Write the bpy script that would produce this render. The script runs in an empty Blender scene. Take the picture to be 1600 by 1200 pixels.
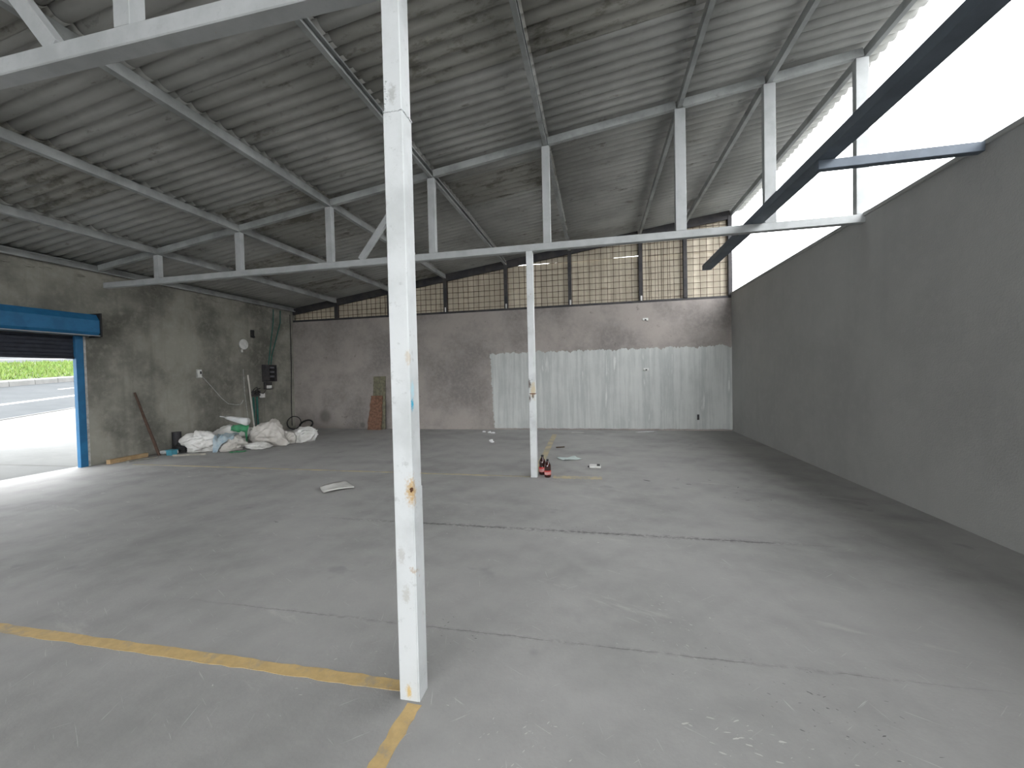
import bpy, bmesh, math, random
from mathutils import Vector, Matrix, noise
random.seed(7)
S = bpy.context.scene
C = S.collection

# ------------------------------------------------------------------ camera
FPX, YAW, PITCH, ROLL, EYE = 629.56, -0.2082, -0.0222, -0.0226, 1.65
fw = Vector((math.sin(YAW)*math.cos(PITCH), math.cos(YAW)*math.cos(PITCH), math.sin(PITCH)))
r0 = Vector((math.cos(YAW), -math.sin(YAW), 0)); u0 = r0.cross(fw)
rr = math.cos(ROLL)*r0 + math.sin(ROLL)*u0
uu = -math.sin(ROLL)*r0 + math.cos(ROLL)*u0
cam = bpy.data.cameras.new('camera'); cam.sensor_width = 36; cam.sensor_fit = 'HORIZONTAL'
cam.lens = FPX/1600*36; cam.clip_start = 0.05; cam.clip_end = 500
co = bpy.data.objects.new('camera', cam); C.objects.link(co)
m = Matrix((rr, uu, -fw)).transposed().to_4x4(); m.translation = Vector((0, 0, EYE)); co.matrix_world = m
S.camera = co

# ------------------------------------------------------------------ sky, exposure
W = bpy.data.worlds.new('overcast_sky'); S.world = W; W.use_nodes = True
bg = W.node_tree.nodes['Background']
bg.inputs[0].default_value = (0.965, 0.985, 1.0, 1); bg.inputs[1].default_value = 7.0
vs = S.view_settings; vs.view_transform = 'Standard'; vs.look = 'None'; vs.gamma = 1; vs.exposure = 0.45
vs.use_curve_mapping = False

# ------------------------------------------------------------------ dimensions of the shed (metres)
YB, XR, XL = 11.89, 3.576, -10.09          # back, right and left wall faces
ZR, ZB = 3.685, 3.60                       # tops of the right and back walls
YF = -10.0                                  # open front
YM, YN = 6.40, 1.91                        # the two trusses
ZC = 3.66                                  # bottom chord height
PX = [-8.43, -6.51, -4.59, -2.65, -0.73, 1.25, 2.43, 3.626]   # purlin lines
RA, RB = 5.327, 0.137
def zr(x): return RA + RB*x                # underside of the purlins
PH = 0.12                                  # purlin height

# ------------------------------------------------------------------ node helper
class N:
    def __init__(s, name):
        s.m = bpy.data.materials.new(name); s.m.use_nodes = True
        s.t = s.m.node_tree; s.b = s.t.nodes['Principled BSDF']; s.out = s.t.nodes['Material Output']
    def new(s, k, **kw):
        n = s.t.nodes.new(k)
        for a, v in kw.items(): setattr(n, a, v)
        return n
    def put(s, sock, v):
        if isinstance(v, bpy.types.NodeSocket): s.t.links.new(v, sock)
        elif isinstance(v, (tuple, list)) and len(v) == 3 and sock.type == 'RGBA': sock.default_value = (*v, 1)
        else: sock.default_value = v
    def pos(s): return s.new('ShaderNodeNewGeometry').outputs['Position']
    def obj(s): return s.new('ShaderNodeTexCoord').outputs['Object']
    def rnd(s): return s.new('ShaderNodeObjectInfo').outputs['Random']
    def xyz(s, v):
        n = s.new('ShaderNodeSeparateXYZ'); s.put(n.inputs[0], v); return n.outputs
    def scl(s, v, k):
        n = s.new('ShaderNodeVectorMath', operation='MULTIPLY'); s.put(n.inputs[0], v); n.inputs[1].default_value = k; return n.outputs[0]
    def shift(s, v, k):
        n = s.new('ShaderNodeVectorMath', operation='ADD'); s.put(n.inputs[0], v); s.put(n.inputs[1], k); return n.outputs[0]
    def rotz(s, v, a):
        n = s.new('ShaderNodeVectorRotate'); n.rotation_type = 'Z_AXIS'; s.put(n.inputs['Vector'], v); n.inputs['Angle'].default_value = a; return n.outputs[0]
    def noise(s, v, sc, det=6, ro=.6):
        n = s.new('ShaderNodeTexNoise'); s.put(n.inputs['Vector'], v); n.inputs['Scale'].default_value = sc
        n.inputs['Detail'].default_value = det; n.inputs['Roughness'].default_value = ro; return n.outputs['Fac']
    def mth(s, op, a, b=0.0, c=0.0):
        n = s.new('ShaderNodeMath', operation=op); s.put(n.inputs[0], a); s.put(n.inputs[1], b); s.put(n.inputs[2], c); return n.outputs[0]
    def ss(s, v, a, b):
        n = s.new('ShaderNodeMapRange', interpolation_type='SMOOTHSTEP'); s.put(n.inputs[0], v)
        s.put(n.inputs[1], a); s.put(n.inputs[2], b); return n.outputs[0]
    def mix(s, f, a, b):
        n = s.new('ShaderNodeMix', data_type='RGBA'); s.put(n.inputs[0], f); s.put(n.inputs[6], a); s.put(n.inputs[7], b); return n.outputs[2]
    def near(s, v, p, r0, r1):             # 1 at the point p, 0 beyond r1
        n = s.new('ShaderNodeVectorMath', operation='DISTANCE'); s.put(n.inputs[0], v); s.put(n.inputs[1], Vector(p)); return s.ss(n.outputs['Value'], r1, r0)
    def bump(s, hgt, st=.3, d=.01):
        n = s.new('ShaderNodeBump'); n.inputs['Strength'].default_value = st; n.inputs['Distance'].default_value = d
        s.put(n.inputs['Height'], hgt); s.t.links.new(n.outputs[0], s.b.inputs['Normal'])
    def fin(s, col, rough=.8, metal=0.0, spec=.3):
        s.put(s.b.inputs['Base Color'], col); s.put(s.b.inputs['Roughness'], rough); s.put(s.b.inputs['Metallic'], metal)
        s.b.inputs['Specular IOR Level'].default_value = spec; return s.m

def simple(name, c1, c2=None, sc=6, rough=.7, metal=0.0, bump=.15, bsc=60, rand=0.0, spec=.3):
    n = N(name); v = n.obj(); c2 = c2 or tuple(x*.8 for x in c1)
    f = n.ss(n.noise(v, sc), .35, .65); c = n.mix(f, c1, c2)
    if rand:
        c = n.mix(n.mth('MULTIPLY', n.rnd(), rand), c, tuple(x*.5 for x in c1))
    if bump: n.bump(n.noise(v, bsc), bump, .004)
    return n.fin(c, rough, metal, spec)

def mat_floor():
    n = N('worn_concrete_floor'); p = n.pos(); x, y, z = n.xyz(p)
    big = n.ss(n.noise(p, .55, 5), .35, .68); mid = n.ss(n.noise(p, 2.3, 7), .3, .7); fine = n.noise(p, 45, 4)
    c = n.mix(big, (.365, .36, .35), (.255, .252, .247)); c = n.mix(n.mth('MULTIPLY', mid, .5), c, (.43, .425, .41))
    c = n.mix(n.mth('MULTIPLY', fine, .25), c, (.24, .24, .24))
    # pale dusty smears
    sm = n.ss(n.noise(n.scl(n.rotz(p, .35), (.5, 2.2, 1)), 1.1, 8, .7), .60, .72)
    c = n.mix(n.mth('MULTIPLY', sm, .38), c, (.56, .55, .52))
    # damp and oily spots
    dk = n.ss(n.noise(n.shift(p, (9, 3, 0)), 1.7, 3), .66, .74); c = n.mix(n.mth('MULTIPLY', dk, .35), c, (.17, .175, .18))
    # fine scratches in three directions
    hsum = fine
    for a, k, lo in ((.5, 3.0, .70), (-.7, 3.6, .71), (1.25, 2.6, .71)):
        sc = n.ss(n.noise(n.scl(n.rotz(p, a), (1.0, 26, 1)), k, 2), lo, lo+.03)
        c = n.mix(n.mth('MULTIPLY', sc, .35), c, (.6, .6, .58))
    # construction joints that have opened as ragged cracks
    wob = n.noise(n.scl(p, (2.2, 0, 0)), 2.0, 6, .65); gap = n.noise(n.scl(p, (1, .2, 0)), 1.6, 4)
    for y0, w in ((4.21, .013), (2.45, .0042)):
        d = n.mth('ABSOLUTE', n.mth('SUBTRACT', y, n.mth('ADD', y0-.025, n.mth('MULTIPLY', wob, .05))))
        d = n.mth('ADD', d, n.mth('MULTIPLY', n.mth('SUBTRACT', n.noise(p, 14, 5, .7), .5), w*3.5)); ww = n.mth('MULTIPLY', n.ss(gap, .38, .6), w)
        ed = n.mth('MULTIPLY', n.ss(n.noise(p, 22, 3), .42, .58), n.ss(d, .07 if w > .01 else .03, .0))
        ends = n.mth('MULTIPLY', n.ss(x, -3.6, -1.6), n.ss(x, 2.4, .9))
        cr = n.mth('MULTIPLY', n.mth('LESS_THAN', d, ww), ends)
        c = n.mix(n.mth('MULTIPLY', n.mth('MULTIPLY', ed, ends), .6 if w > .01 else .25), c, (.13, .13, .125))
        c = n.mix(n.mth('MULTIPLY', cr, .6 if w > .01 else .38), c, (.045, .045, .043))
        hsum = n.mth('SUBTRACT', hsum, n.mth('MULTIPLY', cr, 1.5))
    n.bump(hsum, .25, .006)
    return n.fin(c, .72, 0, .25)

def mat_backwall():
    n = N('mauve_plaster_with_pale_wash'); p = n.pos(); x, y, z = n.xyz(p)
    big = n.ss(n.noise(p, .8, 6), .36, .66); fine = n.noise(p, 9, 8, .7)
    c = n.mix(big, (.36, .325, .305), (.225, .205, .197)); c = n.mix(n.mth('MULTIPLY', n.ss(fine, .4, .7), .4), c, (.40, .365, .335))
    # dirt spots
    spot = n.mth('MULTIPLY', n.ss(n.noise(p, 4.5, 8, .72), .60, .70), .6)
    c = n.mix(spot, c, (.12, .108, .10))
    for q, ra in (((-8.93, YB, .40), .30), ((-7.55, YB, .12), .12)):
        c = n.mix(n.mth('MULTIPLY', n.near(n.shift(p, (0, 0, 0)), q, ra*.4, ra), .5), c, (.08, .075, .07))
    drip = n.mth('ADD', n.mth('MULTIPLY', n.noise(n.scl(p, (5, 0, .22)), 1.3, 8, .72), .7), n.mth('MULTIPLY', n.noise(n.scl(p, (2, 0, 1.2)), 1.1, 5), .3)); fl = n.noise(p, 30, 4)
    pc = n.mix(n.ss(drip, .41, .59), (.56, .575, .56), (.42, .437, .43)); pc = n.mix(n.ss(drip, .58, .64), pc, (.64, .65, .63))
    pc = n.mix(n.mth('MULTIPLY', fl, .25), pc, (.48, .49, .48))
    rag = n.mth('MULTIPLY', n.mth('SUBTRACT', n.noise(n.scl(p, (1, 0, 0)), 3.2, 10, .74), .5), .55)
    ragx = n.mth('MULTIPLY', n.mth('SUBTRACT', n.noise(n.scl(p, (0, 0, 1)), 6.0, 6, .75), .5), .35)
    mt = n.mth('LESS_THAN', n.mth('ADD', z, rag), 2.315); ml = n.mth('GREATER_THAN', n.mth('ADD', x, n.mth('ADD', ragx, n.mth('MULTIPLY', z, .035))), -3.09)
    mb = n.mth('GREATER_THAN', n.mth('ADD', z, n.mth('MULTIPLY', rag, .2)), .045)
    msk = n.mth('MULTIPLY', n.mth('MULTIPLY', mt, ml), mb)
    c = n.mix(msk, c, pc)
    n.bump(n.mth('ADD', fine, n.mth('MULTIPLY', msk, .3)), .3, .01)
    return n.fin(c, .9, 0, .15)

def mat_plaster(name, c1, c2, c3, streak=.3):
    n = N(name); p = n.pos()
    big = n.ss(n.noise(p, .7, 6), .35, .66); fine = n.noise(p, 7, 8, .7)
    c = n.mix(big, c1, c2); c = n.mix(n.mth('MULTIPLY', n.ss(fine, .45, .72), .35), c, c3)
    st = n.ss(n.noise(n.scl(p, (3, 3, .25)), 1.2, 5), .5, .75)
    c = n.mix(n.mth('MULTIPLY', st, streak), c, tuple(q*.6 for q in c2))
    n.bump(n.mth('ADD', fine, n.noise(p, 60, 3)), .35, .008)
    return n.fin(c, .92, 0, .15)

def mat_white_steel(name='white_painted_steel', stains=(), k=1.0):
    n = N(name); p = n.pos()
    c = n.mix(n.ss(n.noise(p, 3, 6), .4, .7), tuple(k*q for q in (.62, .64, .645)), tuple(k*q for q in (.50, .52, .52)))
    c = n.mix(n.mth('MULTIPLY', n.ss(n.noise(p, 16, 6, .75), .58, .68), .6), c, (.36, .37, .37))
    c = n.mix(n.mth('MULTIPLY', n.ss(n.noise(n.shift(p, (4, 1, 7)), 8, 6, .7), .68, .72), .6), c, (.38, .27, .17))
    nz = n.mth('MULTIPLY', n.noise(p, 28, 5, .7), 1.0)
    for q, ra, col in stains:
        k_ = (1, 1, .45)
        dn = n.new('ShaderNodeVectorMath', operation='DISTANCE'); n.put(dn.inputs[0], n.scl(p, k_)); n.put(dn.inputs[1], Vector((q[0], q[1], q[2]*.45)))
        dd = n.mth('ADD', dn.outputs['Value'], n.mth('MULTIPLY', n.mth('SUBTRACT', n.noise(p, 2.2/ra, 6, .75), .5), ra*2.2))
        c = n.mix(n.ss(dd, ra*.9, ra*.25), c, col)
    n.bump(n.noise(p, 30, 5), .15, .004)
    return n.fin(c, .5, 0, .4)

def mat_grey_steel():
    n = N('grey_primed_steel'); p = n.pos()
    c = n.mix(n.ss(n.noise(p, 2, 6), .35, .7), (.40, .415, .41), (.25, .26, .255))
    c = n.mix(n.mth('MULTIPLY', n.ss(n.noise(p, 9, 6, .7), .6, .72), .4), c, (.17, .165, .155))
    n.bump(n.noise(p, 30, 5), .15, .004)
    return n.fin(c, .6, 0, .35)

def mat_sheet():
    n = N('weathered_fibre_cement'); p = n.pos(); r = n.rnd()
    x = n.xyz(p)[0]
    c = n.mix(n.ss(n.noise(p, .9, 5), .35, .65), (.43, .43, .41), (.33, .33, .312))
    c = n.mix(n.mth('MULTIPLY', n.ss(r, .55, 1.0), .45), c, (.26, .245, .205))
    blot = n.ss(n.mth('ADD', n.noise(n.scl(p, (1, 2.5, 1)), 2.4, 8, .7), n.mth('MULTIPLY', n.ss(r, .6, 1), .12)), .58, .72)
    c = n.mix(n.mth('MULTIPLY', blot, .65), c, (.115, .105, .085))
    lich = n.ss(n.noise(n.shift(p, (5, 5, 5)), 6, 7, .75), .62, .74)
    c = n.mix(n.mth('MULTIPLY', lich, n.mth('MULTIPLY', n.ss(r, .5, .9), .5)), c, (.40, .39, .31))
    n.bump(n.noise(p, 35, 5), .25, .005)
    return n.fin(c, .9, 0, .15)

def mat_panel():
    n = N('yellowed_translucent_sheet'); p = n.pos(); x, y, z = n.xyz(p)
    c = n.mix(n.ss(n.noise(p, 1.2, 5), .35, .7), (.62, .56, .45), (.50, .44, .35))
    c = n.mix(n.mth('MULTIPLY', n.ss(n.noise(n.scl(p, (1, 1, 3)), 2.6, 6, .7), .6, .72), .5), c, (.33, .22, .15))
    n.fin(c, .6, 0, .25)
    tr = n.new('ShaderNodeBsdfTranslucent'); n.put(tr.inputs[0], c)
    mx = n.new('ShaderNodeMixShader'); mx.inputs[0].default_value = .07
    n.t.links.new(n.b.outputs[0], mx.inputs[1]); n.t.links.new(tr.outputs[0], mx.inputs[2]); n.t.links.new(mx.outputs[0], n.out.inputs[0])
    return n.m

def mat_yellow():
    n = N('worn_yellow_road_paint'); p = n.pos()
    w = n.ss(n.noise(p, 5, 8, .72), .50, .66)
    c = n.mix(n.ss(n.noise(p, 14, 4), .3, .7), (.60, .43, .20), (.50, .36, .17)); c = n.mix(n.mth('MULTIPLY', w, .75), c, (.33, .30, .24))
    n.bump(n.noise(p, 45, 4), .2, .004)
    return n.fin(c, .75, 0, .25)

def mat_faded():
    n = N('faded_yellow_paint'); p = n.pos()
    w = n.ss(n.noise(p, 3.5, 8, .72), .42, .62)
    c = n.mix(n.mth('ADD', .25, n.mth('MULTIPLY', w, .7)), (.54, .45, .27), (.33, .315, .275))
    return n.fin(c, .8, 0, .2)

def mat_glass_brown():
    n = N('dark_cola_in_clear_plastic'); n.fin((.035, .008, .006), .08, 0, .6); n.b.inputs['Coat Weight'].default_value = .5; return n.m

MT = dict(
    floor=mat_floor(), back=mat_backwall(),
    left=mat_plaster('brown_grey_plaster', (.31, .30, .262), (.135, .132, .115), (.40, .385, .335)),
    right=mat_plaster('bare_cement_render', (.43, .43, .418), (.38, .38, .37), (.47, .47, .455), .10),
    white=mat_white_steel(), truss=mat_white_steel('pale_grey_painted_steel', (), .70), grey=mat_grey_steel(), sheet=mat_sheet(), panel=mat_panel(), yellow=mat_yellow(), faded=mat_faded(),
    dark=simple('dark_painted_steel', (.035, .035, .04), (.06, .055, .055), 4, .6),
    slate_steel=simple('slate_painted_steel', (.16, .16, .175), (.11, .11, .12), 4, .6),  # slate grey for every other breaker in the fuse box
    beam=simple('blue_grey_painted_steel', (.15, .18, .22), (.12, .145, .18), 3, .5),
    wire=simple('rusty_wire', (.06, .035, .025), (.09, .05, .03), 20, .8),
    blue=simple('blue_gloss_paint', (.024, .15, .31), (.02, .12, .25), 5, .45),
    black=simple('black_plastic', (.012, .012, .014), (.02, .02, .02), 10, .5),
    shutter=simple('dark_roller_slat', (.03, .033, .045), (.02, .022, .03), 8, .5),
    trim=simple('worn_white_edge', (.5, .5, .48), (.3, .3, .29), 12, .7),
    pvcwhite=simple('white_plastic', (.72, .72, .70), (.6, .6, .58), 10, .45),
    green=simple('green_conduit', (.03, .14, .11), (.025, .10, .085), 10, .5),
    timber=simple('sawn_timber', (.42, .30, .17), (.32, .22, .12), 9, .8),
    timber2=simple('grey_weathered_board', (.30, .28, .24), (.2, .19, .165), 9, .85),
    bark=simple('red_brown_bark_board', (.24, .13, .09), (.13, .075, .05), 14, .95, bump=.8, bsc=24),
    mossy=simple('green_grey_old_board', (.20, .19, .13), (.13, .12, .09), 12, .95, bump=.6, bsc=24),
    stick=simple('dark_brown_stick', (.10, .065, .05), (.07, .045, .035), 14, .9),
    sack=simple('white_woven_sack', (.64, .635, .615), (.53, .52, .495), 4, .75, bump=.25, bsc=14),
    sackb=simple('dusty_beige_sack', (.58, .555, .52), (.46, .435, .40), 4, .8, bump=.25, bsc=14),
    bluefilm=simple('blue_grey_plastic_film', (.23, .31, .36), (.36, .41, .43), 7, .35, bump=.5, bsc=16),
    greenfilm=simple('green_plastic_film', (.04, .28, .12), (.06, .2, .11), 7, .5, bump=.4, bsc=16),
    paper=simple('white_paper', (.74, .75, .75), (.66, .67, .67), 6, .7, bump=0),
    papert=simple('pale_green_paper', (.58, .66, .64), (.5, .58, .56), 6, .7, bump=0),
    card=simple('pale_grey_board', (.55, .545, .52), (.46, .455, .43), 6, .7),
    teal=simple('teal_plastic', (.06, .26, .33), (.05, .2, .26), 8, .5),
    cola=mat_glass_brown(), redlab=simple('red_label', (.48, .03, .025), (.42, .025, .02), 8, .4, bump=0),
    pave=mat_plaster('pale_pavement', (.15, .153, .15), (.13, .133, .131), (.165, .165, .162), .12),
    asphalt=simple('asphalt', (.06, .064, .067), (.052, .056, .059), .8, .95, bump=.2, spec=.05),
    roadwhite=simple('white_road_paint', (.35, .35, .34), (.3, .3, .29), 2, .8),
    roadyellow=simple('yellow_road_paint', (.35, .23, .045), (.3, .195, .04), 2, .8),
    kerb=simple('concrete_kerb', (.13, .13, .127), (.11, .11, .107), 3, .9, spec=.1),
    soil=simple('grassy_soil', (.045, .065, .02), (.04, .05, .018), 2, .95),
    grass=simple('green_grass', (.075, .14, .022), (.115, .15, .035), 3, .8, bump=0),
    rust=simple('rust', (.16, .07, .03), (.09, .04, .02), 20, .9),
)
STW = MT['truss']

# ------------------------------------------------------------------ mesh helpers
def box(bm, x0, x1, y0, y1, z0, z1, bev=0.0):
    r = bmesh.ops.create_cube(bm, size=1)
    M = Matrix.Translation(((x0+x1)/2, (y0+y1)/2, (z0+z1)/2)) @ Matrix.Diagonal((x1-x0, y1-y0, z1-z0, 1))
    bmesh.ops.transform(bm, matrix=M, verts=r['verts'])
    if bev:
        es = list({e for v in r['verts'] for e in v.link_edges})
        bmesh.ops.bevel(bm, geom=es, offset=bev, segments=1, affect='EDGES')
def bar(bm, p, q, w, h, side=(0, 1, 0), bev=0.0):           # rectangular bar from p to q, w along side, h across
    p, q = Vector(p), Vector(q); d = (q-p); L = d.length; d.normalize()
    s = Vector(side); s = (s - d*s.dot(d)).normalized(); t = d.cross(s)
    r = bmesh.ops.create_cube(bm, size=1)
    M = Matrix((d, s, t)).transposed().to_4x4(); M.translation = (p+q)/2
    bmesh.ops.transform(bm, matrix=M @ Matrix.Diagonal((L, w, h, 1)), verts=r['verts'])
    if bev:
        es = list({e for v in r['verts'] for e in v.link_edges})
        bmesh.ops.bevel(bm, geom=es, offset=bev, segments=1, affect='EDGES')
def sweep(bm, prof, p, q, up=(0, 0, 1)):                    # closed profile (a, b) swept from p to q; a = side, b = up
    p, q = Vector(p), Vector(q); d = (q-p).normalized(); s = d.cross(Vector(up)).normalized(); t = s.cross(d)
    A = [bm.verts.new(p + s*a + t*b) for a, b in prof]; B = [bm.verts.new(q + s*a + t*b) for a, b in prof]
    n = len(prof)
    for i in range(n): bm.faces.new((A[i], A[(i+1) % n], B[(i+1) % n], B[i]))
    bm.faces.new(A[::-1]); bm.faces.new(B); bmesh.ops.recalc_face_normals(bm, faces=bm.faces)
def cprof(w, h, lip=.022, t=.005, flip=1):                  # lipped C channel, open towards +side*flip
    a = [(-w/2, 0), (w/2, 0), (w/2, lip), (w/2-t, lip), (w/2-t, t), (-w/2+t, t), (-w/2+t, h-t), (w/2-t, h-t), (w/2-t, h-lip), (w/2, h-lip), (w/2, h), (-w/2, h)]
    return [(x*flip, y) for x, y in a]
def tube(bm, pts, r, n=8, cap=True):
    pts = [Vector(p) for p in pts]; rs = r if isinstance(r, (list, tuple)) else [r]*len(pts); rings = []
    prev = None
    for i, p in enumerate(pts):
        d = (pts[min(i+1, len(pts)-1)] - pts[max(i-1, 0)]).normalized()
        a = prev if prev is not None else (Vector((0, 0, 1)) if abs(d.z) < .9 else Vector((1, 0, 0)))
        a = (a - d*a.dot(d)).normalized(); prev = a; b = d.cross(a)
        rings.append([bm.verts.new(p + rs[i]*(math.cos(k*2*math.pi/n)*a + math.sin(k*2*math.pi/n)*b)) for k in range(n)])
    for A, B in zip(rings, rings[1:]):
        for k in range(n): bm.faces.new((A[k], A[(k+1) % n], B[(k+1) % n], B[k]))
    if cap: bm.faces.new(rings[0][::-1]); bm.faces.new(rings[-1])
def lathe(bm, prof, c=(0, 0, 0), n=24):
    rings = [[bm.verts.new((c[0]+r*math.cos(k*2*math.pi/n), c[1]+r*math.sin(k*2*math.pi/n), c[2]+z)) for k in range(n)] for r, z in prof]
    for A, B in zip(rings, rings[1:]):
        for k in range(n): bm.faces.new((A[k], A[(k+1) % n], B[(k+1) % n], B[k]))
    bm.faces.new(rings[0][::-1]); bm.faces.new(rings[-1])
def B_(f, *a, **k):
    bm = bmesh.new(); f(bm, *a, **k); return bm
def origin(o):                                              # world position of an unrotated parent chain
    v = Vector((0, 0, 0))
    while o: v += o.location; o = o.parent
    return v
def obj(name, bm, mat, parent=None, loc=None, smooth=False):
    """bm is in world coordinates; loc is where the object's origin goes"""
    base = origin(parent); L = Vector(loc) if loc is not None else base
    bmesh.ops.translate(bm, verts=bm.verts, vec=-L)
    me = bpy.data.meshes.new(name); bm.to_mesh(me); bm.free()
    if mat: me.materials.append(mat)
    if smooth:
        for f in me.polygons: f.use_smooth = True
    o = bpy.data.objects.new(name, me); C.objects.link(o); o.parent = parent; o.location = L - base
    return o
def thing(name, label, cat, loc=(0, 0, 0), group=None):
    o = bpy.data.objects.new(name, None); C.objects.link(o); o.location = loc; o.empty_display_size = .1
    o['label'] = label; o['category'] = cat
    if group: o['group'] = group
    return o
def tag(o, label, cat, group=None):
    o['label'] = label; o['category'] = cat
    if group: o['group'] = group
    return o
def struct(o, label=None, cat=None):
    o['kind'] = 'structure'
    if label: o['label'] = label
    if cat: o['category'] = cat
    return o
def sempty(name, label, cat, loc=(0, 0, 0)):
    o = bpy.data.objects.new(name, None); C.objects.link(o); o.location = loc; o.empty_display_size = .1; return struct(o, label, cat)

# ------------------------------------------------------------------ floor and walls
fl = struct(obj('floor', B_(box, XL-.2, XR+.2, YF, YB+.2, -.2, 0), MT['floor']), 'worn grey concrete floor with cracks and yellow lines', 'floor')
wb = struct(obj('wall_back', B_(box, XL, XR+.2, YB, YB+.2, 0, ZB), MT['back']), 'mauve plastered back wall with a pale washed patch', 'wall')
wr = struct(obj('wall_right', B_(box, XR, XR+.2, YF, YB, 0, ZR), MT['right']), 'bare cement rendered side wall open to the sky above', 'wall')
bm = bmesh.new(); box(bm, XR-.025, XR+.225, YF, YB+.2, ZR, ZR+.05, .006); obj('coping', bm, MT['right'], wr)
bm = bmesh.new(); vs_ = [(XL, zr(XL)+.1), (-6.0, zr(-6.0)+.1), (-6.0, 0), (XL, 0)]
A = [bm.verts.new((x, YF, z)) for x, z in vs_]; B = [bm.verts.new((x, YF-.2, z)) for x, z in vs_]; bm.faces.new(A); bm.faces.new(B[::-1])
for k in range(4): bm.faces.new((A[k], B[k], B[(k+1) % 4], A[(k+1) % 4]))
bmesh.ops.recalc_face_normals(bm, faces=bm.faces)
struct(obj('wall_front_added', bm, MT['left']), 'added unseen wall keeping front light off the left side', 'wall')  # added out of view to cut the light reaching the left side
# left wall with the roller door opening; its top follows under the roof
DY0, DY1, DZ = 3.5, 6.10, 2.62
ZL = zr(XL) + .135
bm = bmesh.new()
box(bm, XL-.2, XL, DY1+.10, YB+.2, 0, ZL); box(bm, XL-.2, XL, YF, DY0, 0, ZL); box(bm, XL-.2, XL, DY0, DY1+.10, DZ, ZL)
wl = struct(obj('wall_left', bm, MT['left']), 'brown grey plastered wall with the roller door opening', 'wall')
bm = bmesh.new()                                            # rough mortar blobs along the wall head
for k in range(26):
    y = random.uniform(4.6, 11.6); s = random.uniform(.03, .07)
    r = bmesh.ops.create_icosphere(bm, subdivisions=1, radius=1); bmesh.ops.transform(bm, matrix=Matrix.Translation((XL, y, 3.86-random.random()*.03)) @ Matrix.Diagonal((.02, s*1.8, s*.5, 1)), verts=r['verts'])
obj('mortar_blobs', bm, MT['left'], wl)['kind'] = 'stuff'

# painted lines: ragged thin strips of paint on the floor
def strip(p, q, w, mat, rag=.006, n=60, z=.0022):
    bm = bmesh.new(); p, q = Vector((*p, 0)), Vector((*q, 0)); d = (q-p); s = Vector((-d.y, d.x, 0)).normalized(); rows = []
    for i in range(n+1):
        c = p + d*(i/n)
        a = c + s*(w/2 + random.uniform(-rag, rag)); b = c - s*(w/2 + random.uniform(-rag, rag))
        rows.append([bm.verts.new((v.x, v.y, zz)) for v, zz in ((a, .0), (a, z), (b, z), (b, .0))])
    for A, B in zip(rows, rows[1:]):
        for k in range(3): bm.faces.new((A[k], B[k], B[k+1], A[k+1]))
    bmesh.ops.recalc_face_normals(bm, faces=bm.faces)
    return obj('painted_line', bm, mat, fl)
strip((-9.6, 1.905), (-1.03, 1.945), .078, MT['yellow'], n=120)
strip((-.93, 1.845), (-1.02, -.6), .078, MT['yellow'])
strip((-9.3, 6.42), (-1.07, 6.40), .075, MT['faded'], n=90)
strip((-1.03, 6.75), (-1.16, 11.0), .125, MT['faded'])
strip((-.72, 6.42), (.05, 6.43), .16, MT['faded'], .03)

# scuffs: little chips of pale paint and dark dirt, too many to count
def flecks(clusters, mat, name):
    bm = bmesh.new()
    for cx, cy, sp, n, l0, l1, ang in clusters:
        for k in range(n):
            x, y = random.gauss(cx, sp), random.gauss(cy, sp*.7)
            if not (XL+.1 < x < XR-.05 and y < YB-.05): continue
            l = random.uniform(l0, l1)*.62; w = l*random.uniform(.08, .30); a = ang + random.gauss(0, .5); m = random.randint(5, 7); vs_ = []
            for i in range(m):
                t = 2*math.pi*i/m + random.uniform(-.3, .3); u, v = math.cos(t)*l*random.uniform(.6, 1.1), math.sin(t)*w*random.uniform(.6, 1.2)
                vs_.append(bm.verts.new((x+u*math.cos(a)-v*math.sin(a), y+u*math.sin(a)+v*math.cos(a), .0012)))
            f = bm.faces.new(vs_)
            if f.normal.z < 0: f.normal_flip()
    o = obj(name, bm, mat, fl); o['kind'] = 'stuff'; return o
flecks([(.55, 1.95, .12, 26, .008, .04, .1), (-.35, 1.75, .16, 30, .005, .02, .7), (.45, 2.75, .22, 30, .005, .025, -.6), (0, 2.5, .6, 40, .003, .012, 0),
        (.8, 1.75, .25, 24, .005, .02, .3), (.0, 4.0, .5, 26, .005, .03, .5), (-2, 4.2, .9, 36, .005, .03, 0), (-2.2, 2.4, .5, 30, .004, .02, .2),
        (-1.4, 1.9, .4, 26, .004, .02, 0), (1.2, 1.9, .4, 26, .003, .012, 0), (-4, 5.0, 1.2, 50, .006, .04, .1), (-6.5, 5.5, 1.2, 40, .01, .09, .1),
        (0, 3.2, 1.0, 40, .003, .015, 1), (-.2, 1.55, .35, 26, .004, .016, .8)], MT['card'], 'paint_flecks')
flecks([(1.05, 2.1, .15, 44, .006, .022, -.5), (.8, 2.4, .2, 24, .004, .015, -.4), (-.5, 4.25, .35, 50, .005, .02, .1), (1.8, 5.6, .35, 14, .01, .06, 0),
        (-1.0, 2.42, .15, 20, .005, .018, .1), (-2.6, 4.3, .2, 16, .006, .02, 0), (-3.7, 4.0, .02, 2, .03, .05, .1), (1.2, 6.4, .3, 8, .02, .12, 0)],
       simple('dark_floor_dirt', (.12, .12, .118), (.09, .09, .09), 9, .9), 'dirt_specks')

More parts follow.
